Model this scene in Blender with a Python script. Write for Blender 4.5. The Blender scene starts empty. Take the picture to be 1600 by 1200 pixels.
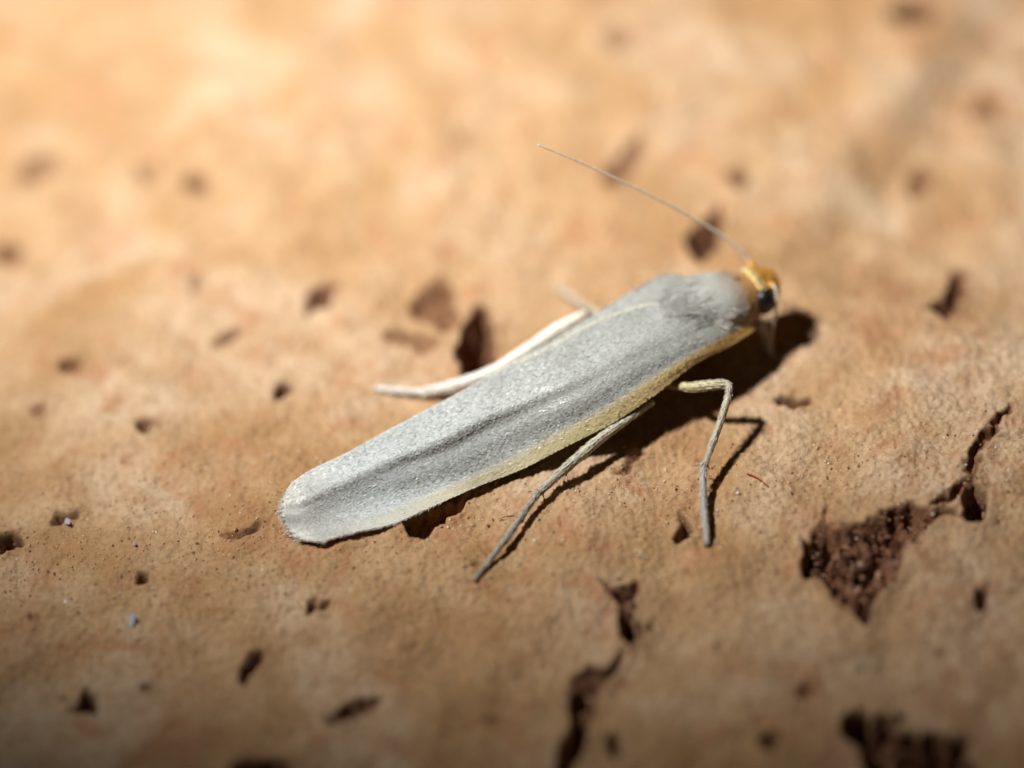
import bpy, math, random
import numpy as np
from mathutils import Vector

random.seed(4)
rng = np.random.default_rng(11)
S = bpy.context.scene
S.unit_settings.scale_length = 0.01          # one unit is one centimetre
C = S.collection
R = math.radians
MM = 0.1

# ------------------------------------------------------------------ camera
ELEV, ROLL, DIST, LENS = R(45), R(7), 9.0, 116.0
cf = Vector((0, math.cos(ELEV), -math.sin(ELEV)))
r0 = Vector((1, 0, 0)); u0 = Vector((0, math.sin(ELEV), math.cos(ELEV)))
cr = r0 * math.cos(ROLL) - u0 * math.sin(ROLL)
cu = r0 * math.sin(ROLL) + u0 * math.cos(ROLL)
CAM = -cf * DIST
cam_d = bpy.data.cameras.new('camera')
cam = bpy.data.objects.new('camera', cam_d); C.objects.link(cam)
from mathutils import Matrix
cam.matrix_world = Matrix(((cr.x, cu.x, -cf.x, CAM.x), (cr.y, cu.y, -cf.y, CAM.y),
                           (cr.z, cu.z, -cf.z, CAM.z), (0, 0, 0, 1)))
cam_d.lens = LENS; cam_d.sensor_width = 36; cam_d.sensor_fit = 'HORIZONTAL'
cam_d.clip_start = 0.1; cam_d.clip_end = 200
S.camera = cam


def P(px, py, zmm=0.0):
    """point of the place seen at a photo position, at a given height (mm) above the cork"""
    d = cf + cr * ((px - 800) / 1600 * 36 / LENS) + cu * ((600 - py) / 1600 * 36 / LENS)
    t = (zmm * MM - CAM.z) / d.z
    return CAM + d * t


cam_d.dof.use_dof = True
FOCUS_PT = P(880, 665, 1.4)
cam_d.dof.focus_distance = (FOCUS_PT - CAM).dot(cf)
cam_d.dof.aperture_fstop = 0.178
cam_d.dof.aperture_blades = 0

# ------------------------------------------------------------------ light: one flash up and left of the lens, dim surroundings
W = bpy.data.worlds.new('World'); S.world = W; W.use_nodes = True
W.node_tree.nodes['Background'].inputs[0].default_value = (1.0, 0.66, 0.36, 1)
W.node_tree.nodes['Background'].inputs[1].default_value = 0.014
ld = -cf + (-cr) * 0.82 + cu * 0.98
ld.normalize()
LPOS = P(800, 600) + ld * 7.7
LAIM = P(960, -300)
spot_d = bpy.data.lights.new('flash', 'SPOT'); spot = bpy.data.objects.new('flash', spot_d); C.objects.link(spot)
spot.location = LPOS
spot.rotation_euler = (LAIM - LPOS).to_track_quat('-Z', 'Y').to_euler()
spot_d.energy = 6700; spot_d.color = (1.0, 0.98, 0.95)
spot_d.spot_size = R(64); spot_d.spot_blend = 1.0; spot_d.shadow_soft_size = 0.40
S.view_settings.view_transform = 'Standard'; S.view_settings.look = 'None'
S.view_settings.exposure = 0.0; S.view_settings.gamma = 1.0
S.render.engine = 'CYCLES'

# ------------------------------------------------------------------ helpers
def smooth(a, b, x):
    t = np.clip((x - a) / (b - a), 0, 1); return t * t * (3 - 2 * t)


def _hash(ix, iy, seed):
    h = (ix.astype(np.int64) * 374761393 + iy.astype(np.int64) * 668265263 + seed * 2147483647) & 0xFFFFFFFF
    h = ((h ^ (h >> 13)) * 1274126177) & 0xFFFFFFFF
    h = h ^ (h >> 16)
    return (h & 0xFFFF) / 65536.0 * 2 * math.pi


def gnoise(x, y, seed=0):
    ix = np.floor(x); iy = np.floor(y); fx = x - ix; fy = y - iy
    def g(dx, dy):
        a = _hash(ix + dx, iy + dy, seed)
        return np.cos(a) * (fx - dx) + np.sin(a) * (fy - dy)
    u = fx * fx * fx * (fx * (fx * 6 - 15) + 10); v = fy * fy * fy * (fy * (fy * 6 - 15) + 10)
    a = g(0, 0) * (1 - u) + g(1, 0) * u; b = g(0, 1) * (1 - u) + g(1, 1) * u
    return (a * (1 - v) + b * v) * 1.5


def mesh_obj(name, verts, faces, mat=None, parent=None, smoothed=True):
    me = bpy.data.meshes.new(name)
    me.from_pydata([tuple(v) for v in verts], [], faces)
    if smoothed: me.polygons.foreach_set('use_smooth', [True] * len(me.polygons))
    me.update()
    o = bpy.data.objects.new(name, me); C.objects.link(o)
    if mat: me.materials.append(mat)
    if parent: o.parent = parent
    return o


def attr(o, name, vals):
    a = o.data.attributes.new(name, 'FLOAT', 'POINT'); a.data.foreach_set('value', np.asarray(vals, dtype=np.float32))


def new_mat(name):
    m = bpy.data.materials.new(name); m.use_nodes = True
    n = m.node_tree.nodes; return m, n, m.node_tree.links, n['Principled BSDF']


def nd(n, typ, **kw):
    x = n.new(typ)
    for k, v in kw.items():
        if k in ('data_type', 'blend_type', 'operation', 'attribute_name', 'feature', 'interpolation_type'): setattr(x, k, v)
        else: x.inputs[k].default_value = v
    return x


def ramp(n, l, src, stops):
    r = n.new('ShaderNodeValToRGB'); l.new(src, r.inputs[0])
    while len(r.color_ramp.elements) < len(stops): r.color_ramp.elements.new(0.5)
    for e, (p, c) in zip(r.color_ramp.elements, stops): e.position = p; e.color = (*c, 1)
    return r.outputs[0]


def mixc(n, l, fac, a, b, mode='MIX'):
    m = n.new('ShaderNodeMix'); m.data_type = 'RGBA'; m.blend_type = mode
    for s, v in ((m.inputs[0], fac), (m.inputs[6], a), (m.inputs[7], b)):
        if isinstance(v, bpy.types.NodeSocket): l.new(v, s)
        elif isinstance(v, (int, float)): s.default_value = v
        else: s.default_value = (*v, 1)
    return m.outputs[2]


def mathn(n, l, op, a, b=None, clamp=False):
    m = n.new('ShaderNodeMath'); m.operation = op; m.use_clamp = clamp
    for i, v in enumerate((a, b)):
        if v is None: continue
        if isinstance(v, bpy.types.NodeSocket): l.new(v, m.inputs[i])
        else: m.inputs[i].default_value = v
    return m.outputs[0]


# ------------------------------------------------------------------ materials
def make_cork():
    m, n, l, b = new_mat('cork')
    co = n.new('ShaderNodeNewGeometry').outputs['Position']
    def noise(scale, detail=5, rough=0.6, dist=0.0):
        x = nd(n, 'ShaderNodeTexNoise', Scale=scale, Detail=detail, Roughness=rough, Distortion=dist)
        l.new(co, x.inputs['Vector']); return x.outputs[0]
    big = noise(2.3, 4, 0.55, 0.6); mid = noise(9, 5, 0.6, 0.3); fine = noise(60, 4, 0.7); red = noise(5.5, 4, 0.6, 1.0)
    c = ramp(n, l, big, [(0.36, (0.45, 0.262, 0.120)), (0.5, (0.54, 0.348, 0.190)), (0.64, (0.63, 0.458, 0.300))])
    c = mixc(n, l, mathn(n, l, 'MULTIPLY', ramp(n, l, red, [(0.52, (0, 0, 0)), (0.66, (1, 1, 1))]), 0.72), c, (0.46, 0.215, 0.105))
    c = mixc(n, l, mathn(n, l, 'MULTIPLY', ramp(n, l, mid, [(0.36, (1, 1, 1)), (0.52, (0, 0, 0))]), 0.45), c, (0.40, 0.235, 0.105))
    c = mixc(n, l, mathn(n, l, 'MULTIPLY', ramp(n, l, mid, [(0.55, (0, 0, 0)), (0.75, (1, 1, 1))]), 0.5), c, (0.66, 0.47, 0.27))
    c = mixc(n, l, mathn(n, l, 'MULTIPLY', ramp(n, l, fine, [(0.35, (1, 1, 1)), (0.55, (0, 0, 0))]), 0.5), c, (0.33, 0.175, 0.075))
    # tiny reddish and dark flecks of the cork's own
    v = nd(n, 'ShaderNodeTexVoronoi', Scale=14.0, Randomness=1.0); l.new(co, v.inputs['Vector'])
    fl = ramp(n, l, v.outputs['Distance'], [(0.06, (1, 1, 1)), (0.16, (0, 0, 0))])
    c = mixc(n, l, mathn(n, l, 'MULTIPLY', fl, 0.35), c, (0.27, 0.10, 0.04))
    at = nd(n, 'ShaderNodeAttribute', attribute_name='pit').outputs['Fac']
    pcol = ramp(n, l, noise(30, 5, 0.7), [(0.32, (0.055, 0.018, 0.008)), (0.5, (0.18, 0.075, 0.035)), (0.68, (0.38, 0.21, 0.12))])  # red-brown tissue; its end tones imitate shaded crevices and lit lumps
    c = mixc(n, l, at, c, pcol)
    l.new(c, b.inputs['Base Color'])
    b.inputs['Roughness'].default_value = 0.85; b.inputs['Specular IOR Level'].default_value = 0.25
    h = mathn(n, l, 'ADD', mathn(n, l, 'MULTIPLY', noise(110, 5, 0.75), 0.8), mathn(n, l, 'MULTIPLY', noise(260, 3, 0.7), 0.5))
    bp = nd(n, 'ShaderNodeBump', Strength=0.9, Distance=0.008); l.new(h, bp.inputs['Height']); l.new(bp.outputs[0], b.inputs['Normal'])
    return m


def make_wing(scale_version):
    m, n, l, b = new_mat('wing_scales' if scale_version else 'wing_membrane')
    u = nd(n, 'ShaderNodeAttribute', attribute_name='u').outputs['Fac']
    v = nd(n, 'ShaderNodeAttribute', attribute_name='v').outputs['Fac']
    rn = nd(n, 'ShaderNodeAttribute', attribute_name='rnd').outputs['Fac']
    grey = ramp(n, l, u, [(0.0, (0.38, 0.385, 0.35)), (0.35, (0.43, 0.445, 0.42)), (0.7, (0.55, 0.58, 0.572)), (1.0, (0.62, 0.605, 0.56))])
    if scale_version:
        var = ramp(n, l, rn, [(0, (0.80, 0.80, 0.80)), (0.6, (1, 1, 1)), (0.9, (1.05, 1.05, 1.06)), (1, (1.22, 1.22, 1.23))])  # tone varies per scale; the lightest few are painted sparkle
        grey = mixc(n, l, 1.0, grey, var, 'MULTIPLY')
    yel = ramp(n, l, u, [(0.0, (0.62, 0.36, 0.09)), (0.35, (0.56, 0.47, 0.24)), (0.7, (0.60, 0.57, 0.44)), (0.95, (0.60, 0.57, 0.45))])
    edge = ramp(n, l, v, [(0.785, (0, 0, 0)), (0.875, (1, 1, 1))])
    inner = ramp(n, l, v, [(0.0, (1, 1, 1)), (0.03, (0, 0, 0))])
    edge = mathn(n, l, 'MULTIPLY', edge, ramp(n, l, u, [(0.0, (1, 1, 1)), (0.55, (0.9, 0.9, 0.9)), (0.82, (0.3, 0.3, 0.3)), (0.92, (0, 0, 0))]))
    c = mixc(n, l, edge, grey, yel)
    inner = mathn(n, l, 'MULTIPLY', inner, ramp(n, l, u, [(0.0, (0.8, 0.8, 0.8)), (0.25, (0.7, 0.7, 0.7)), (0.42, (0.1, 0.1, 0.1)), (1, (0.15, 0.15, 0.15))]))
    c = mixc(n, l, inner, c, (0.78, 0.74, 0.55))
    l.new(c, b.inputs['Base Color'])
    wear = nd(n, 'ShaderNodeTexNoise', Scale=7.0, Detail=4.0, Roughness=0.65); l.new(n.new('ShaderNodeNewGeometry').outputs['Position'], wear.inputs['Vector'])
    c = mixc(n, l, 0.55, c, ramp(n, l, wear.outputs[0], [(0.32, (0.78, 0.77, 0.74)), (0.5, (1, 1, 1)), (0.7, (1.1, 1.1, 1.1))]), 'MULTIPLY')
    l.new(c, b.inputs['Base Color'])
    b.inputs['Roughness'].default_value = 0.33 if scale_version else 0.6
    b.inputs['Specular IOR Level'].default_value = 0.6
    b.inputs['Sheen Weight'].default_value = 0.15
    co = n.new('ShaderNodeNewGeometry').outputs['Position']
    x = nd(n, 'ShaderNodeTexNoise', Scale=420.0, Detail=3.0); l.new(co, x.inputs['Vector'])
    bp = nd(n, 'ShaderNodeBump', Strength=0.35, Distance=0.002); l.new(x.outputs[0], bp.inputs['Height']); l.new(bp.outputs[0], b.inputs['Normal'])
    return m


def make_body():
    m, n, l, b = new_mat('moth_body')
    t = nd(n, 'ShaderNodeAttribute', attribute_name='t').outputs['Fac']
    co = n.new('ShaderNodeNewGeometry').outputs['Position']
    x = nd(n, 'ShaderNodeTexNoise', Scale=90.0, Detail=4.0, Roughness=0.7); l.new(co, x.inputs['Vector'])
    c = ramp(n, l, t, [(0.0, (0.62, 0.36, 0.05)), (0.055, (0.66, 0.37, 0.05)), (0.082, (0.46, 0.20, 0.03)), (0.10, (0.32, 0.17, 0.06)),
                       (0.125, (0.27, 0.22, 0.17)), (0.16, (0.36, 0.36, 0.32)), (0.33, (0.40, 0.41, 0.38)), (0.36, (0.6, 0.5, 0.25))])
    c = mixc(n, l, 0.5, c, ramp(n, l, x.outputs[0], [(0.3, (0.6, 0.6, 0.6)), (0.7, (1.25, 1.25, 1.25))]), 'MULTIPLY')
    l.new(c, b.inputs['Base Color']); b.inputs['Roughness'].default_value = 0.7; b.inputs['Sheen Weight'].default_value = 0.2
    bp = nd(n, 'ShaderNodeBump', Strength=0.6, Distance=0.006); l.new(x.outputs[0], bp.inputs['Height']); l.new(bp.outputs[0], b.inputs['Normal'])
    return m


def make_fur(name, ca, cb):
    m, n, l, b = new_mat(name)
    rn = nd(n, 'ShaderNodeAttribute', attribute_name='rnd').outputs['Fac']
    l.new(ramp(n, l, rn, [(0, ca), (1, cb)]), b.inputs['Base Color']); b.inputs['Roughness'].default_value = 0.5
    return m


def make_leg(name, ca, cb):
    """ca near the body, cb at the tarsus"""
    m, n, l, b = new_mat(name)
    t = nd(n, 'ShaderNodeAttribute', attribute_name='t').outputs['Fac']
    co = n.new('ShaderNodeNewGeometry').outputs['Position']
    x = nd(n, 'ShaderNodeTexNoise', Scale=160.0, Detail=3.0); l.new(co, x.inputs['Vector'])
    c = ramp(n, l, t, [(0.0, ca), (0.5, tuple((p + q) / 2 for p, q in zip(ca, cb))), (0.8, cb)])
    c = mixc(n, l, 0.6, c, ramp(n, l, x.outputs[0], [(0.35, (0.62, 0.62, 0.62)), (0.65, (1.15, 1.15, 1.15))]), 'MULTIPLY')
    l.new(c, b.inputs['Base Color']); b.inputs['Roughness'].default_value = 0.5
    bp = nd(n, 'ShaderNodeBump', Strength=0.5, Distance=0.004); l.new(x.outputs[0], bp.inputs['Height']); l.new(bp.outputs[0], b.inputs['Normal'])
    return m


def plain(name, col, rough=0.6, spec=0.5):
    m, n, l, b = new_mat(name)
    co = n.new('ShaderNodeNewGeometry').outputs['Position']
    x = nd(n, 'ShaderNodeTexNoise', Scale=70.0, Detail=3.0); l.new(co, x.inputs['Vector'])
    l.new(mixc(n, l, 0.4, col, ramp(n, l, x.outputs[0], [(0.3, (0.6, 0.6, 0.6)), (0.7, (1.2, 1.2, 1.2))]), 'MULTIPLY'), b.inputs['Base Color'])
    b.inputs['Roughness'].default_value = rough; b.inputs['Specular IOR Level'].default_value = spec
    return m


CORK = make_cork(); WSC = make_wing(True); WME = make_wing(False); BODY = make_body()

# ------------------------------------------------------------------ the cork surface
def base_height(x, y):
    h = 0.035 * gnoise(x * 0.55 + 3.1, y * 0.55 + 1.7, 1) + 0.022 * gnoise(x * 1.6, y * 1.6, 2)
    keep = 1 - 0.6 * np.exp(-((x * 0.8) ** 2 + (y * 0.9) ** 2))          # flatter where the moth sits
    h = h * keep
    h = h + 0.016 * gnoise(x * 4.3, y * 4.3, 3) + 0.009 * gnoise(x * 10, y * 10, 4)
    # front of the slab rolls away
    h = h - 0.11 * np.clip(-0.55 - (y - 0.12 * x), 0, 9) ** 1.6
    # low ridge running away behind the head
    a = P(1192, 420); bb = P(1335, 225)
    dx, dy = bb.x - a.x, bb.y - a.y; L = math.hypot(dx, dy); dx /= L; dy /= L
    al = (x - a.x) * dx + (y - a.y) * dy; pe = (x - a.x) * dy - (y - a.y) * dx
    h = h - 0.09 * smooth(-0.04, 0.18, pe) * smooth(-0.1, 0.3, al) * (1 - smooth(0.9, 1.9, pe))
    return h


def fine_height(x, y):
    return (0.0034 * gnoise(x * 24, y * 24, 5) + 0.0040 * gnoise(x * 52, y * 52, 6) + 0.0036 * gnoise(x * 100, y * 100, 7))


def stroke(pts, w):
    """polygon round a polyline of photo positions"""
    pts = [Vector(p) for p in pts]; lft = []; rgt = []
    for i, p in enumerate(pts):
        d = (pts[min(i + 1, len(pts) - 1)] - pts[max(i - 1, 0)]).normalized(); nn = Vector((-d.y, d.x))
        ww = w * (0.45 if i in (0, len(pts) - 1) else 1.0) * (0.5 + 0.0)
        lft.append(tuple(p + nn * ww)); rgt.append(tuple(p - nn * ww))
    return lft + rgt[::-1]


def blob(cx, cy, rx, ry=None, rot=0.0, k=10):
    ry = ry or rx; o = []
    for i in range(k):
        a = 2 * math.pi * i / k; q = random.uniform(0.75, 1.2)
        x, y = rx * q * math.cos(a), ry * q * math.sin(a)
        o.append((cx + x * math.cos(rot) - y * math.sin(rot), cy + x * math.sin(rot) + y * math.cos(rot)))
    return o

# (outline in the photo, depth mm, how far the brown lenticel tissue shows)
PITS = [
    ([(1250, 853), (1263, 827), (1307, 820), (1345, 818), (1373, 807), (1417, 783), (1470, 797), (1440, 838), (1423, 853), (1407, 893),
      (1382, 922), (1362, 980), (1352, 985), (1327, 950), (1297, 933), (1280, 910), (1257, 905), (1255, 883)], 0.88, 1),
    ([(1350, 903), (1372, 893), (1398, 888), (1404, 897), (1383, 922), (1362, 980), (1352, 983), (1325, 948), (1345, 935)], 2.4, 1),
    ([(1252, 890), (1262, 850), (1270, 862), (1272, 905), (1258, 906)], 1.2, 1),
    (stroke([(1292, 815), (1288, 800), (1293, 788)], 7), 0.3, .7),
    (stroke([(1581, 630), (1562, 655), (1545, 680), (1527, 705), (1514, 722), (1513, 738), (1520, 752)], 24), 0.85, 1),
    (stroke([(1522, 748), (1500, 762), (1478, 775), (1455, 790)], 20), 0.8, 1),
    (stroke([(1590, 690), (1565, 680), (1545, 690)], 8), 0.2, .6),
    ([(1500, 775), (1520, 752), (1546, 765), (1541, 790), (1535, 815), (1515, 819), (1493, 808), (1508, 795)], 1.4, 1),
    (stroke([(1450, 808), (1475, 796), (1500, 806)], 16), 0.6, 1),
    ([(942, 911), (966, 916), (996, 905), (999, 925), (989, 947), (991, 963), (1002, 985), (1012, 990), (988, 1012), (971, 991), (966, 947), (955, 932)], 0.85, 1),
    ([(966, 955), (988, 960), (1001, 985), (988, 1012), (970, 995)], 2.2, 1),
    (stroke([(1002, 990), (1015, 982), (1025, 966)], 10), 0.35, .9),
    (stroke([(972, 1014), (963, 1042), (945, 1052), (920, 1051), (896, 1068)], 22), 0.8, 1),
    ([(892, 1066), (917, 1061), (955, 1056), (938, 1089), (926, 1123), (922, 1152), (895, 1205), (890, 1235), (868, 1235), (876, 1165), (886, 1113), (887, 1079)], 0.88, 1),
    ([(890, 1120), (922, 1130), (920, 1155), (893, 1210), (870, 1230), (874, 1165)], 2.4, 1),
    (blob(961, 1167, 17, 20), 0.5, .8),
    ([(1320, 1128), (1337, 1114), (1372, 1118), (1406, 1122), (1412, 1145), (1460, 1144), (1512, 1148), (1523, 1164), (1517, 1240), (1352, 1240), (1342, 1164)], 1.6, 1),
    (blob(1345, 1142, 26, 28), 2.2, 1),
    ([(1522, 935), (1532, 918), (1547, 917), (1543, 945), (1535, 957), (1525, 953)], 0.8, 1),
    (blob(1261, 1077, 15, 13), 0.3, .6), (blob(1205, 1157, 20, 15), 0.6, .9), (blob(1125, 1008, 9, 12), 0.2, .4),
    (blob(1395, 873, 8, 6), 0.3, .5),
    ([(1210, 622), (1222, 617), (1266, 621), (1270, 630), (1240, 638), (1215, 634)], 0.6, .9),
    ([(1063, 800), (1073, 815), (1088, 830), (1080, 843), (1057, 848), (1050, 840), (1060, 825)], 0.8, 1),
    ([(633, 812), (680, 797), (732, 780), (718, 802), (702, 815), (678, 826), (666, 842), (640, 841), (634, 827)], 1.1, 1),  # hole under the wing; part of the wing's shadow is drawn into it
    ([(955, 742), (970, 725), (1000, 700), (1015, 705), (990, 728), (972, 745)], 0.5, .8),
    (blob(223, 903, 10), 0.6, 1),
    ([(477, 960), (481, 938), (494, 933), (499, 942), (521, 938), (512, 953), (495, 952)], 0.7, 1),
    (stroke([(374, 1066), (388, 1045), (398, 1030), (409, 1020)], 26), 0.8, 1),
    ([(103, 1109), (122, 1100), (136, 1076), (151, 1096), (152, 1115), (128, 1118)], 1.0, 1),
    (stroke([(508, 1126), (535, 1116), (565, 1104), (597, 1092)], 24), 0.7, .9),
    ([(355, 1196), (380, 1184), (455, 1186), (458, 1212), (380, 1220)], 0.9, 1),
    (stroke([(345, 836), (370, 838), (390, 830), (408, 815)], 14), 0.5, .9),
    ([(-25, 842), (20, 828), (31, 843), (44, 848), (20, 858), (-5, 866), (-25, 866)], 1.0, 1),
    ([(79, 821), (89, 796), (108, 805), (126, 796), (124, 808), (107, 813), (94, 819)], 0.7, 1),
    (blob(226, 666, 17, 12), 0.6, .9), (blob(248, 660, 10, 6), 0.3, .6), (blob(440, 609, 18, 15), 0.8, 1),
    (blob(110, 571, 24, 13), 0.5, .8), (stroke([(330, 540), (350, 528), (378, 514)], 22), 0.5, .8), (blob(62, 643, 15, 10), 0.25, .5),
    (stroke([(475, 488), (498, 468), (530, 444)], 32), 0.7, 1), (blob(310, 290, 27, 16), 0.6, .9), (blob(232, 272, 24, 20), 0.3, .5),
    (blob(55, 265, 38, 20, -0.3), 0.4, .55), (blob(15, 396, 24, 16), 0.5, .8), (blob(305, 440, 14, 12), 0.3, .5), (blob(727, 217, 14, 12), 0.2, .4),
    ([(716, 585), (708, 545), (732, 500), (748, 473), (772, 483), (775, 540), (764, 586)], 1.8, 1),
    ([(632, 482), (668, 450), (688, 420), (712, 462), (718, 512), (690, 518), (650, 502)], 0.5, .85),
    (stroke([(598, 522), (630, 526), (660, 536), (690, 530)], 30), 0.5, .7),
    (blob(1432, 18, 40, 20, 0), 1.0, 1), (blob(962, 62, 30, 22), 0.35, .55), (stroke([(945, 285), (970, 268), (985, 245), (1006, 212)], 38), 0.5, .75),
    (blob(1155, 277, 19, 17), 0.6, .9), ([(1058, 370), (1098, 350), (1122, 322), (1135, 345), (1122, 390), (1096, 415), (1072, 392)], 1.2, 1),
    (blob(1437, 285, 22, 26), 0.5, .8), (blob(1550, 168, 34, 30), 0.5, .4), ([(1443, 482), (1470, 466), (1488, 424), (1515, 422), (1507, 465), (1482, 503)], 1.1, 1),
    (blob(55, 965, 12, 7), 0.2, .4), (blob(640, 1010, 16, 7), 0.15, .3), (blob(230, 1075, 10, 6), 0.3, .5), (blob(745, 880, 7, 5), 0.2, .3),
    (blob(190, 565, 10, 7), 0.2, .3), (blob(770, 1130, 14, 8), 0.2, .3), (blob(1475, 1020, 12, 8), 0.2, .3),
]


def on_base(px, py):
    p = P(px, py)
    for _ in range(4):
        h = float(base_height(np.array([p.x]), np.array([p.y]))[0]); p = P(px, py, h / MM)
    return p.x, p.y


def axis_steps(knots):
    """knots: (start, end, step)"""
    out = []
    for a, b_, s in knots:
        k = max(1, int(round((b_ - a) / s))); out += list(np.linspace(a, b_, k, endpoint=False))
    out.append(knots[-1][1]); return np.array(out)


def build_cork():
    xs = axis_steps([(-9, -4, 0.25), (-4, -2.2, 0.04), (-2.2, -1.5, 0.009), (-1.5, 1.5, 0.0045), (1.5, 2.2, 0.009), (2.2, 4, 0.04), (4, 9, 0.25)])
    ys = axis_steps([(-6, -2.6, 0.2), (-2.6, -1.7, 0.03), (-1.7, -1.2, 0.007), (-1.2, 0.55, 0.0046), (0.55, 2.6, 0.0095), (2.6, 4.5, 0.05), (4.5, 10, 0.3)])
    X, Y = np.meshgrid(xs, ys); ny, nx = X.shape
    H = base_height(X, Y) + fine_height(X, Y)
    pit = np.zeros_like(H)
    wx = gnoise(X * 16, Y * 16, 21) + 0.4 * gnoise(X * 40, Y * 40, 22) + 0.2 * gnoise(X * 90, Y * 90, 25)
    wy = gnoise(X * 16, Y * 16, 23) + 0.4 * gnoise(X * 40, Y * 40, 24) + 0.2 * gnoise(X * 90, Y * 90, 26)
    rough = 0.75 * np.abs(gnoise(X * 17, Y * 17, 31)) + 0.6 * np.abs(gnoise(X * 38, Y * 38, 32)) + 0.12 * gnoise(X * 95, Y * 95, 33)
    dep = np.zeros_like(H)
    for poly, d, col in PITS:
        pg = np.array([on_base(a, b_) for a, b_ in poly])
        lo = pg.min(0) - 0.1; hi = pg.max(0) + 0.1
        size = math.sqrt(max(1e-6, (hi[0] - lo[0] - .2) * (hi[1] - lo[1] - .2)))
        i0, i1 = np.searchsorted(xs, [lo[0], hi[0]]); j0, j1 = np.searchsorted(ys, [lo[1], hi[1]])
        sl = (slice(j0, j1), slice(i0, i1))
        am = min(0.017, 0.11 * size)
        qx = X[sl] + am * wx[sl]; qy = Y[sl] + am * wy[sl]
        dist = np.full(qx.shape, 9.0); inside = np.zeros(qx.shape, bool)
        for k in range(len(pg)):
            a = pg[k]; b_ = pg[(k + 1) % len(pg)]; e = b_ - a
            t = np.clip(((qx - a[0]) * e[0] + (qy - a[1]) * e[1]) / (e @ e + 1e-12), 0, 1)
            dist = np.minimum(dist, np.hypot(qx - a[0] - t * e[0], qy - a[1] - t * e[1]))
            cond = (a[1] > qy) != (b_[1] > qy)
            with np.errstate(divide='ignore', invalid='ignore'):
                xi = a[0] + (qy - a[1]) * e[0] / (e[1] if abs(e[1]) > 1e-12 else 1e-12)
            inside ^= cond & (qx < xi)
        sd = np.where(inside, dist, -dist)
        wall = min(0.024 if d >= 0.9 and size < 0.15 else 0.055, 0.4 * size)
        s = smooth(-0.006, wall, sd)
        dd = d * MM * s * (1 - (0.95 if d < 0.9 else 0.5) * np.clip(rough[sl], 0, 0.85) * smooth(0.0, wall, sd))
        dep[sl] = np.maximum(dep[sl], dd)
        pit[sl] = np.maximum(pit[sl], col * smooth(-0.007, 0.010, sd))
        # the rim is a little raised and crumbly
        H[sl] += 0.004 * min(1, d) * np.exp(-(sd / 0.02) ** 2) * (sd < 0.01)
    H = H - dep
    V = np.stack([X, Y, H], -1).reshape(-1, 3).astype(np.float32)
    idx = np.arange(ny * nx).reshape(ny, nx)
    F = np.stack([idx[:-1, :-1], idx[:-1, 1:], idx[1:, 1:], idx[1:, :-1]], -1).reshape(-1, 4)
    me = bpy.data.meshes.new('cork_surface')
    me.vertices.add(len(V)); me.vertices.foreach_set('co', V.ravel())
    me.loops.add(F.size); me.loops.foreach_set('vertex_index', F.ravel().astype(np.int32))
    me.polygons.add(len(F)); me.polygons.foreach_set('loop_start', np.arange(0, F.size, 4, dtype=np.int32))
    me.polygons.foreach_set('use_smooth', np.ones(len(F), bool))
    me.update(calc_edges=True)
    o = bpy.data.objects.new('cork_surface', me); C.objects.link(o); me.materials.append(CORK)
    attr(o, 'pit', pit.ravel()); o['kind'] = 'structure'
    def Hat(x, y):
        i = min(max(np.searchsorted(xs, x), 0), nx - 1); j = min(max(np.searchsorted(ys, y), 0), ny - 1)
        return float(H[j, i])
    return o, Hat


cork, Hat = build_cork()

# ------------------------------------------------------------------ the moth
AX = (P(1188, 448, 1.6) - P(450, 795, 1.1)); AX.z = 0; AX.normalize()        # tail to head
RT = Vector((AX.y, -AX.x, 0))                                                # its right side, toward the camera
UP = Vector((0, 0, 1))
foot = P(760, 640, 0)
moth = bpy.data.objects.new('moth', None); C.objects.link(moth); moth.empty_display_size = 0.3
moth['label'] = 'slender pale grey moth with yellow head resting on tan cork'; moth['category'] = 'moth'
MOTH_LOC = Vector((foot.x, foot.y, 0)); moth.location = MOTH_LOC


def own(o, parent=None):
    """hang a mesh built in place on the moth or one of its parts"""
    p = parent or moth
    o.parent = p
    if p is moth: o.location = -MOTH_LOC
    return o


def catmull(pts, n):
    pts = [np.array(p, float) for p in pts]
    ext = [2 * pts[0] - pts[1]] + pts + [2 * pts[-1] - pts[-2]]
    out = []
    m = len(pts) - 1
    for k in range(n):
        s = k / (n - 1) * m; i = min(int(s), m - 1); t = s - i
        p0, p1, p2, p3 = ext[i], ext[i + 1], ext[i + 2], ext[i + 3]
        out.append(0.5 * ((2 * p1) + (-p0 + p2) * t + (2 * p0 - 5 * p1 + 4 * p2 - p3) * t * t + (-p0 + 3 * p1 - 3 * p2 + p3) * t ** 3))
    return np.array(out)


def loft(stations, nu, nv):
    rows = [catmull(s, nv) for s in stations]
    cols = [catmull([r[j] for r in rows], nu) for j in range(nv)]
    return np.stack(cols, 1)          # nu x nv x 3


def grid_faces(nu, nv):
    return [(i * nv + j, i * nv + j + 1, (i + 1) * nv + j + 1, (i + 1) * nv + j) for i in range(nu - 1) for j in range(nv - 1)]


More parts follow.
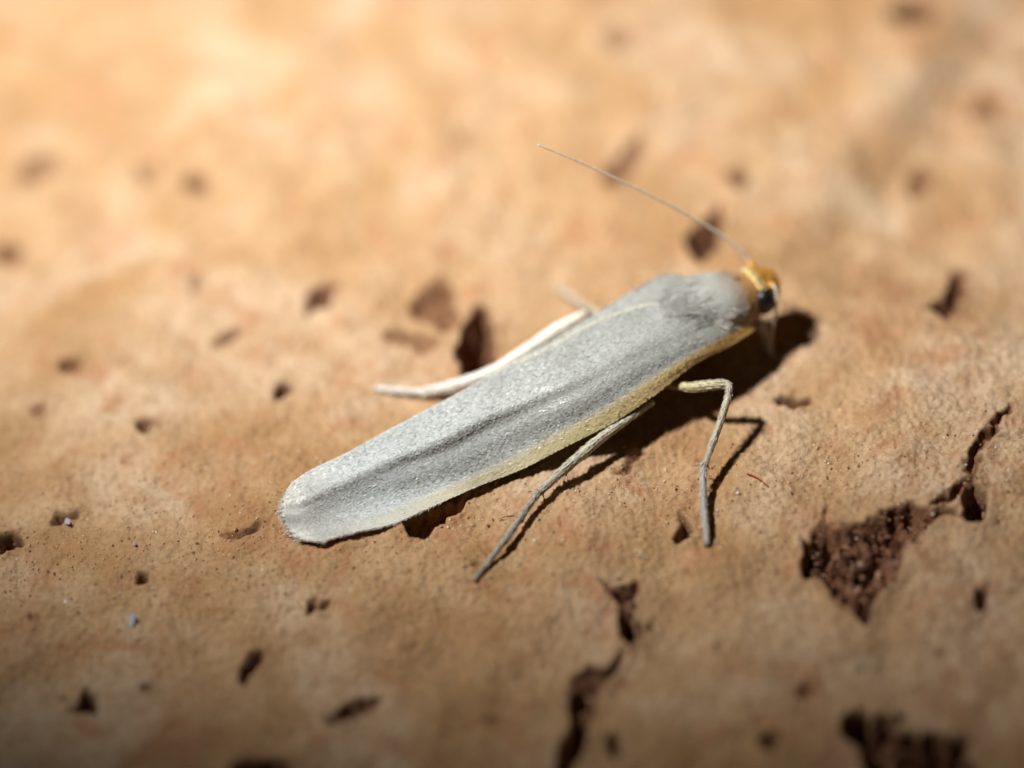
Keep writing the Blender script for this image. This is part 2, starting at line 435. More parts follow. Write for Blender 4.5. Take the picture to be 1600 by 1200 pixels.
def tube(name, pts, rad, mat, parent=None, sides=10, n=60, flat=1.0, bumps=0.0, segs=False):
    pts = [list(p) + [r] for p, r in zip(pts, rad)]
    cv = catmull(pts, n); V = []; T = []
    prev = None
    for i in range(n):
        d = cv[min(i + 1, n - 1), :3] - cv[max(i - 1, 0), :3]; d = d / (np.linalg.norm(d) + 1e-9)
        ref = np.array([0, 0, 1.0]) if prev is None else prev
        a = ref - d * (ref @ d); a /= np.linalg.norm(a) + 1e-9; prev = a
        b_ = np.cross(d, a)
        for k in range(sides):
            w = 2 * math.pi * k / sides
            r = cv[i, 3] * (1 + bumps * random.uniform(-1, 1)) * (1 if not segs or i / n < 0.64 else 0.86 + 0.24 * (((i / n - 0.64) / 0.36 * 5) % 1.0))
            V.append(cv[i, :3] + (a * math.cos(w) + b_ * math.sin(w) * flat) * r); T.append(i / (n - 1))
    F = [(i * sides + k, i * sides + (k + 1) % sides, (i + 1) * sides + (k + 1) % sides, (i + 1) * sides + k) for i in range(n - 1) for k in range(sides)]
    F += [tuple(range(sides))[::-1], tuple((n - 1) * sides + k for k in range(sides))]
    o = mesh_obj(name, V, F, mat); attr(o, 't', T)
    return own(o, parent)


# ---- forewings: cross sections A(inner edge) R(ridge) C(crease) M(flank) G(yellow starts) E(outer edge)
ST = [
    ((1085, 470), (1110, 484), (1117, 490), (1134, 500), (1150, 507), (1180, 514)),
    ((1045, 474), (1073, 500), (1079, 507), (1098, 520), (1116, 527), (1137, 542)),
    ((1000, 478), (1030, 520), (1036, 529), (1055, 547), (1071, 556), (1087, 567)),
    ((930, 502), (963, 556), (970, 566), (986, 584), (1001, 591), (1023, 616)),
    ((860, 540), (894, 594), (901, 606), (916, 625), (931, 633), (953, 662)),
    ((790, 574), (826, 622), (834, 634), (849, 656), (863, 671), (884, 697)),
    ((720, 613), (754, 653), (762, 667), (778, 691), (794, 708), (816, 732)),
    ((652, 649), (685, 689), (692, 703), (709, 727), (725, 744), (747, 759)),
    ((592, 681), (621, 715), (629, 728), (645, 753), (660, 773), (680, 789)),
    ((537, 711), (563, 741), (570, 752), (585, 778), (598, 796), (617, 817)),
    ((492, 732), (516, 762), (522, 772), (533, 797), (545, 814), (562, 830)),
    ((462, 751), (480, 780), (485, 789), (495, 812), (505, 828), (518, 841)),
    ((457, 756), (463, 786), (465, 796), (471, 815), (483, 832), (503, 845)),
    ((451, 764), (446, 789), (446, 798), (448, 815), (454, 831), (478, 844)),
]
ZR = [2.0, 2.25, 2.3, 2.2, 2.02, 1.76, 1.52, 1.32, 1.16, 1.03, 0.92, 0.85, 0.8, 0.77]
DROP = (0.05, 0.0, 0.15, 0.46, 0.76, 1.12)
TAILK = [1, 1, 1, 1, 1, 1, 1, 1, .97, .92, .86, .8, .74, .7]
CREASE = [0, 0, 0, .1, .3, .6, .9, 1, 1, 1, .9, .6, .3, 0]
rows = []
for s, z, k in zip(ST, ZR, TAILK):
    fade = CREASE[len(rows)]
    c_px = tuple(p + (q - p) * 0.45 for p, q in zip(s[1], s[3])); s = (s[0], s[1], c_px, s[3], s[4], s[5])
    g_px = tuple(p + (q - p) * 0.36 for p, q in zip(s[4], s[5])); s = s[:4] + (g_px, s[5])
    b_px = tuple(p + (q - p) * 0.58 for p, q in zip(s[0], s[1])); s = (s[0], b_px) + s[1:]
    zs = [z - 0.04, z + 0.02, z]
    for j, ang in ((3, 29 + 23 * fade), (4, 36 + 11 * fade), (5, 39 + 1 * fade), (6, 25 + 54 * max(0, 1 - len(rows) / 7))):     # the flank falls away at these slopes
        p0 = P(s[j - 1][0], s[j - 1][1], zs[-1]); lo, hi = 0.01, 1.0
        for _ in range(30):
            h = (lo + hi) / 2; w = (P(s[j][0], s[j][1], zs[-1] - h) - p0).dot(RT) / MM
            if w * math.tan(R(ang)) > h: lo = h
            else: hi = h
        zs.append(max(zs[-1] - h, 0.3))
    rows.append([np.array(P(p[0], p[1], zz)) for p, zz in zip(s, zs)])
RW = loft(rows, 220, 46)
# soften the folds, most of all towards the thorax
_w = smooth(0.18, 0.5, np.linspace(0, 1, RW.shape[0]))[:, None, None]
def _soft(G, k):
    G = G.copy()
    for _ in range(k): G[:, 1:-1] = G[:, :-2] * 0.25 + G[:, 1:-1] * 0.5 + G[:, 2:] * 0.25
    return G
RW = _soft(RW, 9) * _w + _soft(RW, 45) * (1 - _w)
# faint lengthwise folds over the veins
_nu, _nv, _ = RW.shape
_n = np.cross(np.gradient(RW, axis=0), np.gradient(RW, axis=1)); _n /= np.linalg.norm(_n, axis=2, keepdims=True) + 1e-12
_n *= np.sign(_n[..., 2].sum())
_u = np.linspace(0, 1, _nu)[:, None]; _v = np.linspace(0, 1, _nv)[None, :]
_f = 0.0014 * np.sin(_v * 21 + 2.2 * _u) * smooth(0.05, 0.3, _u) * smooth(0.02, 0.12, _v) * (1 - smooth(0.80, 0.92, _v)) + 0.0025 * gnoise(_u * 7 + _v * 0, _v * 5 + _u * 2, 41) * smooth(0.02, 0.1, _v)
RW = RW + _n * _f[..., None]
L1 = [(1078, 436), (1042, 430), (990, 455), (922, 496), (856, 537)]
rows2 = []
for i, (s, z) in enumerate(zip(ST, ZR)):
    A = P(s[0][0] + 4, s[0][1] + 5, z - 0.10)
    if i < len(L1): B = P(L1[i][0], L1[i][1], z - 0.15)
    else: B = P(s[0][0] - 1, s[0][1] + 1, z - 0.14)
    m_ = (A + B) / 2 + UP * 0.004
    k = 1.0 if i < 9 else 0.7
    c_ = B - RT * 0.035 * k - UP * 0.05 * k; d_ = B - RT * 0.05 * k - UP * 0.105 * k
    rows2.append([np.array(q) for q in (A, m_, B, c_, d_)])
LW = loft(rows2, 150, 26)


def scale_cover(name, G, parent, pitch_u, pitch_v, length, width, side=1, u_rng=(0.0, 1.0)):
    """overlapping wing scales laid like shingles over a wing grid"""
    nu, nv, _ = G.shape; V = []; F = []; AU = []; AV = []; AR = []
    lu = np.linalg.norm(np.diff(G[:, nv // 2], axis=0), axis=1).sum()
    nr = int(lu / pitch_u)
    for a in range(nr):
        u = (a + 0.5) / nr
        if not (u_rng[0] <= u <= u_rng[1]): continue
        iu = u * (nu - 1)
        i = min(int(iu), nu - 2)
        lv = np.linalg.norm(np.diff(G[i], axis=0), axis=1).sum(); nc = max(4, int(lv / pitch_v))
        for c in range(nc + 1):
            uu = min(max(iu + random.uniform(-0.35, 0.35) * nu / nr, 0), nu - 1.01)
            vv = (c + (0.5 if a % 2 else 0.0) + random.uniform(-0.22, 0.22)) / (nc + 0.5)
            vv = min(max(vv, 0.004), 0.996)
            fi, fj = uu, vv * (nv - 1); i2 = min(int(fi), nu - 2); j2 = min(int(fj), nv - 2); ti = fi - i2; tj = fj - j2
            p = (G[i2, j2] * (1 - ti) + G[i2 + 1, j2] * ti) * (1 - tj) + (G[i2, j2 + 1] * (1 - ti) + G[i2 + 1, j2 + 1] * ti) * tj
            du = G[i2 + 1, j2] - G[i2, j2]; dv = G[i2, j2 + 1] - G[i2, j2]
            du = du / (np.linalg.norm(du) + 1e-9); nrm = np.cross(du, dv); nrm = nrm / (np.linalg.norm(nrm) + 1e-9) * side
            w = np.cross(nrm, du)
            ang = random.gauss(0, 0.16); du2 = du * math.cos(ang) + w * math.sin(ang); w2 = np.cross(nrm, du2)
            roll = random.gauss(0, 0.13); w3 = w2 * math.cos(roll) + nrm * math.sin(roll)
            Ls = length * random.uniform(0.85, 1.2); Ws = width * random.uniform(0.85, 1.15)
            lift = random.uniform(0.0002, 0.0010); b0 = len(V); p = p + nrm * 0.0014
            for fu, fw, fl in ((-0.5, -0.28, 0), (-0.5, 0.28, 0), (0.2, -0.5, 0.9), (0.2, 0.5, 0.9), (0.5, -0.27, 1.1), (0.5, 0.27, 1.1)):
                V.append(p + du2 * fu * Ls + w3 * fw * Ws + nrm * fl * lift)
            F += [(b0, b0 + 1, b0 + 3, b0 + 2), (b0 + 2, b0 + 3, b0 + 5, b0 + 4)]
            r = random.random()
            AU += [u] * 6; AV += [vv] * 6; AR += [r] * 6
    o = mesh_obj(name, V, F, WSC, None, False)
    attr(o, 'u', AU); attr(o, 'v', AV); attr(o, 'rnd', AR); o['kind'] = 'stuff'
    return own(o, parent)


def wing(G, side, flipv=False):
    nu, nv, _ = G.shape
    o = mesh_obj('forewing', G.reshape(-1, 3), grid_faces(nu, nv), WME)
    attr(o, 'u', np.repeat(np.linspace(0, 1, nu), nv)); attr(o, 'v', np.tile(np.linspace(0, 1, nv), nu)); attr(o, 'rnd', np.zeros(nu * nv))
    md = o.modifiers.new('thickness', 'SOLIDIFY'); md.thickness = 0.003; md.offset = -1 if side < 0 else 1
    own(o); return o


def face_side(G):
    nrm = np.cross(G[1:, :-1] - G[:-1, :-1], G[:-1, 1:] - G[:-1, :-1]).sum((0, 1)); return 1 if nrm[2] > 0 else -1


sR = face_side(RW); sL = face_side(LW)
wr = wing(RW, sR); wr['label'] = 'near forewing with pale yellow outer margin'
scale_cover('wing_scales', RW, wr, 0.0046, 0.0050, 0.0088, 0.0066, sR)
wl = wing(LW, sL)
scale_cover('wing_scales', LW, wl, 0.0055, 0.0055, 0.0100, 0.0072, sL)


def hairs(name, items, mat, parent):
    """items: (root, direction, length, radius, bend) as thin tapering three-sided hairs"""
    V = []; F = []; AR = []
    for root, d, ln, r, bend in items:
        d = np.array(d, float); d /= np.linalg.norm(d) + 1e-9
        a = np.cross(d, [0.3, 0.2, 0.93]); a /= np.linalg.norm(a) + 1e-9; b_ = np.cross(d, a)
        base = len(V); rn = random.random()
        for k, (t, q) in enumerate(((0, 1.0), (0.5, 0.8), (1.0, 0.12))):
            c = np.array(root) + d * ln * t + np.array(bend) * t * t
            for w in range(3):
                V.append(c + (a * math.cos(w * 2.094) + b_ * math.sin(w * 2.094)) * r * q); AR.append(rn)
        for k in range(2):
            for w in range(3):
                F.append((base + k * 3 + w, base + k * 3 + (w + 1) % 3, base + (k + 1) * 3 + (w + 1) % 3, base + (k + 1) * 3 + w))
    o = mesh_obj(name, V, F, mat); attr(o, 'rnd', AR); o['kind'] = 'stuff'
    return own(o, parent)


FUR_W = make_fur('fringe_hair', (0.52, 0.47, 0.40), (0.88, 0.86, 0.82))
items = []
nu, nv, _ = RW.shape
for k in range(620):        # fringe round the wing tip
    j = random.random() * (nv - 1); j0 = int(j); i = nu - 1 - int(abs(random.gauss(0, 2.5)))
    p = RW[i, j0]; d = RW[i, j0] - RW[i - 30, j0]; d /= np.linalg.norm(d)
    d = d + rng.normal(0, 0.16, 3)
    items.append((p, d, random.choice((0.6, 1, 1, 1.4)) * random.uniform(0.010, 0.024), 0.0012, (0, 0, -0.003)))
for k in range(300):        # along the outer margin towards the tip
    i = int(nu * random.uniform(0.6, 0.99)); p = RW[i, nv - 1]; d = (RW[i, nv - 1] - RW[i, nv - 4]); d /= np.linalg.norm(d)
    t = RW[min(i + 1, nu - 1), nv - 1] - RW[i - 1, nv - 1]; t /= np.linalg.norm(t)
    items.append((p, d * 0.5 + t + rng.normal(0, 0.12, 3), random.uniform(0.006, 0.014), 0.0009, (0, 0, 0)))
hairs('fringe', items, FUR_W, wr)

# ---- body: one continuous surface from the head to the tip of the abdomen: (photo x, y, height of the axis, half width, half height) in mm
BD = [(1214, 440, 1.50, 0.06, 0.06), (1210, 443, 1.52, 0.30, 0.26), (1200, 447, 1.55, 0.46, 0.39), (1188, 452, 1.58, 0.53, 0.46), (1180, 456, 1.58, 0.54, 0.49),
      (1171, 460, 1.58, 0.66, 0.60), (1155, 466, 1.56, 0.84, 0.74), (1130, 474, 1.55, 0.99, 0.86), (1100, 485, 1.55, 1.06, 0.93), (1068, 500, 1.52, 1.0, 0.90),
      (1035, 518, 1.45, 0.86, 0.80), (1000, 535, 1.35, 0.74, 0.70), (900, 590, 1.05, 0.62, 0.56), (760, 666, 0.68, 0.5, 0.38), (620, 738, 0.47, 0.36, 0.25), (540, 775, 0.45, 0.18, 0.16), (528, 782, 0.44, 0.02, 0.02)]
nb, sb = 170, 44
cv = catmull([list(P(x, y, z)) + [a * MM, b_ * MM] for x, y, z, a, b_ in BD], nb)
V = []; T = []
for i in range(nb):
    for k in range(sb):
        w = 2 * math.pi * k / sb
        q = 1 + 0.02 * math.sin(7 * w + i * 0.2) * 0.5
        V.append(cv[i, :3] + np.array(RT) * math.cos(w) * max(cv[i, 3], .0005) * q + np.array(UP) * math.sin(w) * max(cv[i, 4], .0005) * q); T.append(i / (nb - 1) * 1.0)
F = [(i * sb + k, i * sb + (k + 1) % sb, (i + 1) * sb + (k + 1) % sb, (i + 1) * sb + k) for i in range(nb - 1) for k in range(sb)]
F += [tuple(range(sb))[::-1], tuple((nb - 1) * sb + k for k in range(sb))]
# body colour runs along its length in mm so that head, collar and thorax keep their places
dist = np.concatenate([[0], np.cumsum(np.linalg.norm(np.diff(cv[:, :3], axis=0), axis=1))]) / MM
body = own(mesh_obj('body', V, F, BODY)); attr(body, 't', np.repeat(dist / 12.0, sb))


def bp(i_mm, w):
    """point and outward normal on the body at a distance (mm) from the face and an angle round it"""
    i = int(np.searchsorted(dist, i_mm)); i = min(max(i, 1), nb - 2)
    e = np.array(RT) * math.cos(w) * cv[i, 3] + np.array(UP) * math.sin(w) * cv[i, 4]
    nn = np.array(RT) * math.cos(w) / max(cv[i, 3], 1e-3) + np.array(UP) * math.sin(w) / max(cv[i, 4], 1e-3)
    tg = cv[i + 1, :3] - cv[i - 1, :3]; tg /= np.linalg.norm(tg)
    return cv[i, :3] + e, nn / np.linalg.norm(nn), tg


FUR_G = make_fur('thorax_hair', (0.40, 0.40, 0.365), (0.54, 0.54, 0.50))
FUR_B = make_fur('neck_hair', (0.22, 0.11, 0.03), (0.46, 0.28, 0.10))
FUR_Y = make_fur('head_hair', (0.50, 0.22, 0.02), (0.76, 0.46, 0.08))
items = []
for k in range(8000):
    s = random.uniform(1.25, 3.9); w = random.uniform(-0.5, math.pi + 0.5)
    p, nn, tg = bp(s, w)
    swirl = np.array(RT) * (0.25 * math.cos(w))
    d = tg * 1.0 + nn * random.uniform(0.04, 0.16) + rng.normal(0, 0.11, 3) - swirl * 0.5 * smooth(2.4, 3.6, np.array(s))
    items.append((p - nn * 0.001, d, random.uniform(0.02, 0.045), random.uniform(0.0006, 0.0011), -nn * 0.006))
for k in range(420):        # long strands from the shoulder back over the wing base
    s = random.uniform(2.0, 3.3); w = random.uniform(0.15, 0.95)
    p, nn, tg = bp(s, w)
    tgt = np.array(P(1040 + random.gauss(0, 12), 480 + random.gauss(0, 8), 2.5)); d = (tgt - p); d /= np.linalg.norm(d)
    items.append((p, d * 0.9 + tg * 0.5 + nn * 0.18 + rng.normal(0, 0.07, 3), random.uniform(0.05, 0.085), 0.0013, -nn * 0.012))
for k in range(1500):       # hair flowing from the shoulder onto the wing base
    q = abs(random.gauss(0, 0.055)); i = min(int(q * (nu - 1)) + 1, nu - 12); j = int(random.uniform(0.0, 0.74) * (nv - 1))
    p = RW[i, j]; d = RW[i + 6, j] - RW[i, j]; d /= np.linalg.norm(d)
    nn = np.cross(RW[i + 1, j] - RW[i, j], RW[i, j + 1] - RW[i, j]) * sR; nn /= np.linalg.norm(nn) + 1e-9
    items.append((p - d * 0.02, d + nn * random.uniform(0.03, 0.12) + rng.normal(0, 0.08, 3), random.uniform(0.025, 0.05), 0.0008, -nn * 0.004))
hairs('thorax_fur', items, FUR_G, body)
items = []
for k in range(300):        # bright shoulder tuft combed back to the inner corner of the wing
    t = random.random(); w = random.uniform(-1, 1)
    p = np.array(P(1150 - 60 * t - 10 * w, 500 - 18 * t + 16 * w, 1.90 + 0.34 * t - 0.12 * w))
    tgt = np.array(P(1046 + random.gauss(0, 10), 476 + random.gauss(0, 6), 2.42)); d = tgt - p; ln = np.linalg.norm(d)
    items.append((p, d / ln + rng.normal(0, 0.05, 3), min(ln, 0.07) * random.uniform(0.4, 1.1), 0.0010, (0, 0, 0.004)))
hairs('shoulder_tuft', items, make_fur('tuft_hair', (0.44, 0.43, 0.38), (0.72, 0.70, 0.62)), body)
items = []
for k in range(900):
    s = random.uniform(0.85, 1.3); w = random.uniform(-0.9, math.pi + 0.9)
    p, nn, tg = bp(s, w); items.append((p, tg + nn * 0.2 + rng.normal(0, 0.15, 3), random.uniform(0.012, 0.03), 0.0012, -nn * 0.003))
hairs('neck_fur', items, FUR_B, body)
items = []
for k in range(700):
    s = random.uniform(0.10, 0.72); w = random.uniform(0.75, math.pi + 0.4)
    p, nn, tg = bp(s, w); items.append((p, -tg * 0.25 + nn * 0.55 + rng.normal(0, 0.3, 3), random.uniform(0.010, 0.022), 0.0014, (0, 0, 0)))
hairs('head_tuft', items, FUR_Y, body)
# collar: a flared rim of pale yellow scales behind the head
V = []; F = []; nk = 48
for k in range(nk):
    w = -0.15 + (math.pi + 0.75) * k / (nk - 1)
    for s, lift in ((0.86, 0.0), (0.83, 0.005), (0.80, 0.008), (0.78, 0.0085), (0.80, 0.006)):
        p, nn, tg = bp(s, w); V.append(p + nn * (lift + 0.0015 * math.sin(k * 2.3)))
F = [(k * 5 + j, (k + 1) * 5 + j, (k + 1) * 5 + j + 1, k * 5 + j + 1) for k in range(nk - 1) for j in range(4)]
collar = own(mesh_obj('collar', V, F, plain('collar_scales', (0.72, 0.50, 0.15), 0.45)))
items = []
for k in range(700):
    w = random.uniform(-0.1, math.pi + 0.55); p, nn, tg = bp(random.uniform(0.76, 0.86), w)
    items.append((p + nn * 0.008, -tg * 0.8 + nn * 0.35 + rng.normal(0, 0.2, 3), random.uniform(0.008, 0.018), 0.0012, (0, 0, 0)))
hairs('collar_fringe', items, make_fur('collar_hair', (0.62, 0.42, 0.12), (0.92, 0.80, 0.45)), collar)

# ---- eyes
EYE = plain('compound_eye', (0.006, 0.007, 0.006), 0.38, 0.4)
def eye(c, rx, ru, ra):
    V = []; F = []; n1, n2 = 18, 28
    for i in range(n1 + 1):
        a = math.pi * i / n1
        for k in range(n2):
            w = 2 * math.pi * k / n2
            V.append(np.array(c) + np.array(RT) * math.cos(a) * rx + np.array(UP) * math.sin(a) * math.cos(w) * ru + np.array(AX) * math.sin(a) * math.sin(w) * ra)
    F = [(i * n2 + k, i * n2 + (k + 1) % n2, (i + 1) * n2 + (k + 1) % n2, (i + 1) * n2 + k) for i in range(n1) for k in range(n2)]
    return own(mesh_obj('eye', V, F, EYE))
ec = P(1194, 471, 1.66)
eye(ec, 0.030, 0.040, 0.033)
eye(ec - RT * 0.088, 0.026, 0.034, 0.030)

# ---- palps below the face, antennae
PALE = make_leg('palp', (0.45, 0.30, 0.12), (0.55, 0.45, 0.30))
tube('palp', [P(1196, 478, 1.15), P(1203, 482, 1.05), P(1210, 483, 1.05)], [.008, .008, .003], PALE, n=16)
ANT = make_leg('antenna', (0.66, 0.57, 0.46), (0.66, 0.57, 0.46))
def antenna(pts, rad):
    o = tube('antenna', pts, rad, ANT, sides=8, n=150, bumps=0.12)
    return o
SC = plain('antenna_base', (0.62, 0.30, 0.05), 0.5)
def PD(px, py, depth):
    return CAM + (cf + cr * ((px - 800) / 1600 * 36 / LENS) + cu * ((600 - py) / 1600 * 36 / LENS)) * depth
dh = (P(1170, 407, 2.1) - CAM).dot(cf)
a1 = antenna([P(1176, 416, 1.98), P(1170, 407, 2.1)] + [PD(x, y, dh - k) for x, y, k in ((1156, 391, .01), (1125, 366, .03), (1070, 333, .07), (1000, 297, .12), (920, 259, .17), (840, 226, .22))],
             [.0066, .0056, .0046, .0041, .0036, .0032, .0028, .0021])
a2 = antenna([P(1200, 441, 1.95), P(1209, 447, 2.0), P(1213, 458, 1.9), P(1213, 478, 1.6), P(1210, 500, 1.2), P(1207, 520, .8), P(1205, 540, .4)],
             [.0058, .0046, .0036, .0031, .0028, .0025, .002])
def scape(a, b_, parent): tube('scape', [a, (a + b_) / 2, b_], [.009, .012, .006], SC, parent, n=14)
scape(P(1181, 424, 1.85), P(1170, 407, 2.1), a1); scape(P(1199, 444, 1.85), P(1209, 447, 2.0), a2)

# ---- legs
def g(px, py, above=0.06):
    """a point just above the cork at a photo position"""
    p = P(px, py); 
    for _ in range(4):
        h = Hat(p.x, p.y) / MM; p = P(px, py, h + above)
    return p
LEGG = make_leg('leg_grey', (0.56, 0.48, 0.22), (0.34, 0.31, 0.29))
LEGH = make_leg('leg_cream', (0.60, 0.56, 0.42), (0.30, 0.27, 0.21))
LEGP = make_leg('leg_lit', (0.93, 0.91, 0.80), (0.52, 0.45, 0.44))  # far hind leg: cream whitened, the strong flash light put into its colour
FUR_L = make_fur('leg_scale_hair', (0.30, 0.27, 0.22), (0.66, 0.62, 0.54)); FUR_P = make_fur('leg_scale_lit', (0.82, 0.79, 0.66), (0.95, 0.94, 0.88))  # second hair colour whitened the same way, light put into it
def leg(pts, rad, mat, spurs=(), flat=0.85, fur=FUR_L):
    o = tube('leg', pts, [r * MM for r in rad], mat, sides=12, n=110, flat=flat, bumps=0.05, segs=True)
    me = o.data; co = np.empty(len(me.vertices) * 3); me.vertices.foreach_get('co', co); co = co.reshape(110, 12, 3)
    it = []
    for _ in range(900):
        i = random.randint(1, 106); k = random.randint(0, 11); c = co[i].mean(0); p = co[i, k]; nn = p - c; rr = np.linalg.norm(nn); nn = nn / (rr + 1e-9)
        tg = co[i + 2].mean(0) - co[i].mean(0); tg /= np.linalg.norm(tg) + 1e-9
        it.append((p - nn * 0.0005, tg + nn * random.uniform(0.0, 0.22) + rng.normal(0, 0.08, 3), random.uniform(0.006, 0.014), 0.0015, (0, 0, 0)))
    hairs('leg_scales', it, fur, o)
    for a, b_ in spurs: tube('spur', [a, (a + b_) / 2, b_], [.0028, .0024, .0008], mat, o, sides=6, n=8)
    return o
leg([P(1040, 600, 1.0), P(1080, 605, 1.22), P(1110, 602, 1.40), P(1134, 601, 1.48), P(1139, 612, 1.42), P(1127, 655, 1.10), P(1104, 718, .70), P(1099, 735, .60), P(1100, 790, .30), g(1105, 852, .10)],
    [.12, .14, .15, .12, .105, .115, .105, .10, .112, .095], LEGG, [(P(1102, 722, .68), P(1086, 727, .55)), (P(1103, 720, .68), P(1109, 735, .5))])
leg([P(1020, 628, 1.0), P(985, 652, .98), P(940, 684, .86), P(895, 722, .70), P(850, 762, .54), P(836, 777, .48), P(790, 843, .26), g(740, 908, .08)],
    [.09, .11, .145, .15, .115, .10, .10, .065], LEGH, [(P(884, 735, .62), P(886, 754, .5)), (P(846, 768, .5), P(851, 780, .3))])
leg([P(915, 489, 1.25), P(896, 501, 1.24), P(870, 516, 1.16), P(825, 547, 1.0), P(768, 582, .75), P(705, 604, .45), P(674, 610, .32), P(660, 612, .28), P(625, 611, .18), g(584, 606, .07)],
    [.10, .16, .20, .21, .20, .175, .15, .09, .085, .06], LEGP, [(P(690, 609, .42), P(676, 618, .2))], fur=FUR_P)
leg([P(965, 505, .9), P(930, 487, .65), P(898, 468, .35), g(868, 449, .06)], [.10, .09, .075, .05], LEGG)
leg([P(1165, 492, 1.05), P(1185, 505, .95), P(1197, 522, .6), P(1200, 540, .3), g(1206, 556, .06)], [.14, .13, .10, .08, .05], LEGH)
leg([P(1150, 465, .95), P(1158, 462, .5), g(1165, 478, .06)], [.12, .09, .05], LEGG)

# ------------------------------------------------------------------ small loose bits on the cork
def flake(px, py, sx, sy, rot, mat, label, tilt=0.5):
    c = P(px, py); c.z = Hat(c.x, c.y)
    V = []; k = 9
    for top in (0, 1):
        for i in range(k):
            a = 2 * math.pi * i / k; q = random.uniform(0.7, 1.15)
            V.append((sx * q * math.cos(a), sy * q * math.sin(a), top * 0.006 + 0.004 * math.sin(a + 1)))
    F = [tuple(range(k))[::-1], tuple(range(k, 2 * k))] + [(i, (i + 1) % k, k + (i + 1) % k, k + i) for i in range(k)]
    o = mesh_obj('dust_flake', V, F, mat, None, False); o.location = (c.x, c.y, c.z + sy * 0.5); o.rotation_euler = (tilt, -0.15, rot)
    o['label'] = label; o['category'] = 'flake'; o['group'] = 'pale dust flakes on the cork'
FL = plain('flake_grey', (0.42, 0.46, 0.52), 0.35); FW = plain('flake_white', (0.55, 0.55, 0.62), 0.5)
flake(210, 977, .011, .022, -0.35, FL, 'largest blue grey dust flake, left of the wing tip low on the cork')
flake(108, 823, .007, .010, 0.2, FW, 'white dust flake at the edge of a small brown pit far left')
flake(213, 861, .006, .0045, 0.1, FW, 'tiny bright speck of dust above the largest flake')
RED = plain('red_fibre', (0.42, 0.05, 0.02), 0.6)
def fibre(pts, r, label):
    q = []
    for x, y, a in pts: p = P(x, y); q.append(Vector((p.x, p.y, Hat(p.x, p.y) + a)))
    base = q[0].copy(); cvp = [v - base for v in q]
    V = []; n = 24; cc = catmull([list(v) for v in cvp], n)
    for i in range(n):
        for k in range(5):
            w = 2 * math.pi * k / 5; V.append(cc[i] + np.array([math.cos(w) * r * .7, math.cos(w) * r * .7, math.sin(w) * r]))
    F = [(i * 5 + k, i * 5 + (k + 1) % 5, (i + 1) * 5 + (k + 1) % 5, (i + 1) * 5 + k) for i in range(n - 1) for k in range(5)]
    o = mesh_obj('fibre', V, F, RED); o.location = base
    o['label'] = label; o['category'] = 'fibre'; o['group'] = 'thin red fibres on the cork'
fibre([(1168, 750, .004), (1178, 755, .008), (1187, 760, .007), (1200, 768, .003)], .0022, 'thin red fibre lying right of the bent middle leg')
fibre([(779, 814, .003), (790, 812, .007), (803, 807, .003)], .0016, 'short red brown fibre left of the near hind leg')

# crumbs of torn cork lying in the pits and on their rims
PHI = 1.618034
ICO = np.array([(-1, PHI, 0), (1, PHI, 0), (-1, -PHI, 0), (1, -PHI, 0), (0, -1, PHI), (0, 1, PHI), (0, -1, -PHI), (0, 1, -PHI), (PHI, 0, -1), (PHI, 0, 1), (-PHI, 0, -1), (-PHI, 0, 1)]) / 1.9
IF = [(0, 11, 5), (0, 5, 1), (0, 1, 7), (0, 7, 10), (0, 10, 11), (1, 5, 9), (5, 11, 4), (11, 10, 2), (10, 7, 6), (7, 1, 8), (3, 9, 4), (3, 4, 2), (3, 2, 6), (3, 6, 8), (3, 8, 9), (4, 9, 5), (2, 4, 11), (6, 2, 10), (8, 6, 7), (9, 8, 1)]
V = []; F = []; AR = []
def crumbs(poly, count, spread, rmax):
    pg = np.array([on_base(*q) for q in poly]); c = pg.mean(0)
    for _ in range(count):
        k = random.randrange(len(pg)); e = pg[k] + (pg[(k + 1) % len(pg)] - pg[k]) * random.random(); t = random.uniform(0.0, 1.0) ** 0.7 * (1 + spread)
        x, y = c + (e - c) * t
        if Hat(x, y) < -0.095 - 0.11 * max(-0.55 - y, 0) ** 1.6: continue
        r = rmax * random.uniform(0.2, 1.0) ** 1.6 * (1 if t < 0.95 else 0.4); b0 = len(V); rn = random.random() * (1 if t < 0.95 else 0.5) + (0 if t < 0.95 else 0.5)
        z = Hat(x, y) + r * 0.25; sc = rng.uniform(0.35, 1.5, 3); j = rng.uniform(0.55, 1.4, (12, 1))
        a = random.random() * 6.28; M = np.array([[math.cos(a), -math.sin(a), 0], [math.sin(a), math.cos(a), 0], [0, 0, 1]])
        for q in (ICO * j * sc) @ M.T: V.append((x + q[0] * r, y + q[1] * r, z + q[2] * r)); AR.append(rn)
        F.extend(tuple(i + b0 for i in f) for f in IF)
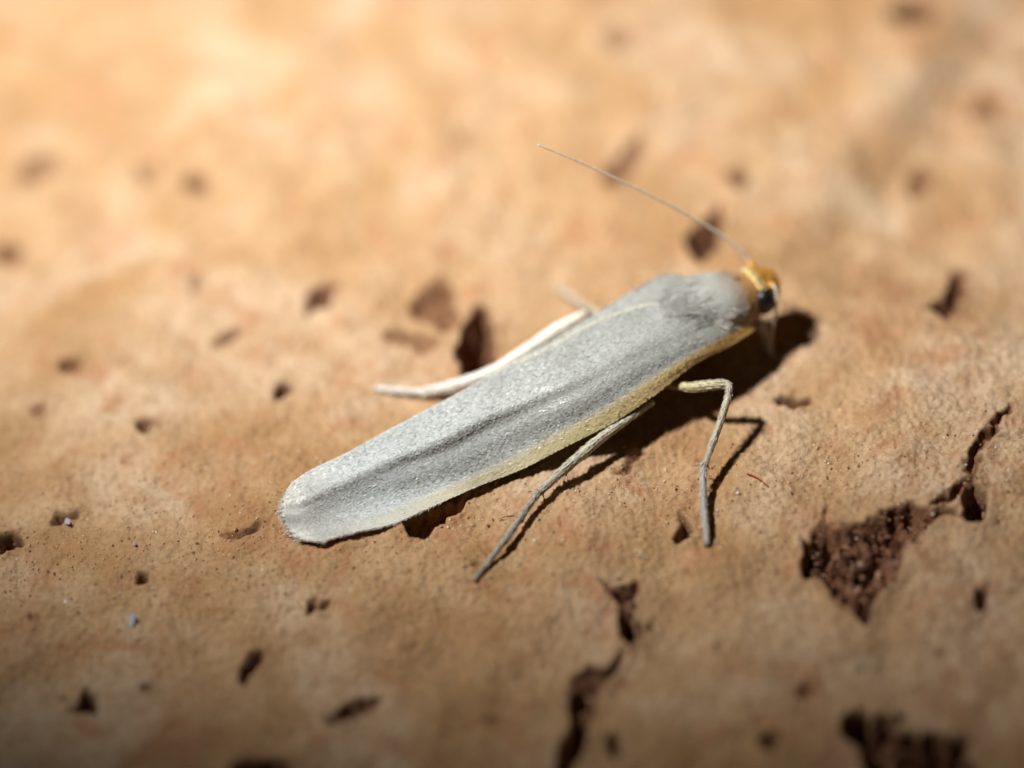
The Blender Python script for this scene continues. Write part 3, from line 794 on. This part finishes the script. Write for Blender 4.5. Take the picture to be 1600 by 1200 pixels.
crumbs(PITS[0][0], 150, 0.14, .015); crumbs(PITS[7][0], 25, 0.2, .010); crumbs(PITS[9][0], 40, 0.2, .012); crumbs(PITS[13][0], 30, 0.1, .014); crumbs(PITS[16][0], 25, 0.1, .014)
m, n, l, b = new_mat('torn_cork')
rn = nd(n, 'ShaderNodeAttribute', attribute_name='rnd').outputs['Fac']
l.new(ramp(n, l, rn, [(0.0, (0.06, 0.024, 0.013)), (0.4, (0.13, 0.055, 0.028)), (0.75, (0.24, 0.12, 0.066)), (1.0, (0.42, 0.24, 0.13))]), b.inputs['Base Color']); b.inputs['Roughness'].default_value = 0.75
o = mesh_obj('cork_crumbs', V, F, m, None, False); attr(o, 'rnd', AR)
o['kind'] = 'stuff'; o['label'] = 'brown torn cork crumbs filling the larger pits'; o['category'] = 'crumbs'

# cork dust: uncountable pale and dark grains
V = []; F = []; AR = []
for k in range(9000):
    px = random.uniform(-60, 1660); py = random.gauss(880, 170)
    if py > 1230 or py < 420: continue
    p = P(px, py); r = random.choice((.0016, .0022, .0022, .003, .0042)) * random.uniform(.7, 1.2); z = Hat(p.x, p.y) + r * 0.4; b0 = len(V); rn = random.random()
    for d in ((1, 0, 0), (0, 1, 0), (-1, 0, 0), (0, -1, 0), (0, 0, 1), (0, 0, -1)):
        V.append((p.x + d[0] * r * random.uniform(.6, 1.4), p.y + d[1] * r * random.uniform(.6, 1.4), z + d[2] * r * random.uniform(.6, 1.2))); AR.append(rn)
    F += [(b0 + i, b0 + (i + 1) % 4, b0 + 4) for i in range(4)]
m, n, l, b = new_mat('cork_dust')
rn = nd(n, 'ShaderNodeAttribute', attribute_name='rnd').outputs['Fac']
l.new(ramp(n, l, rn, [(0.0, (0.25, 0.10, 0.045)), (0.25, (0.45, 0.25, 0.11)), (0.7, (0.62, 0.42, 0.23)), (0.93, (0.75, 0.62, 0.45)), (1.0, (0.85, 0.80, 0.72))]), b.inputs['Base Color'])
b.inputs['Roughness'].default_value = 0.6
o = mesh_obj('cork_dust', V, F, m, None, False); attr(o, 'rnd', AR)
o['kind'] = 'stuff'; o['label'] = 'fine cork grains scattered over the tan surface'; o['category'] = 'dust'
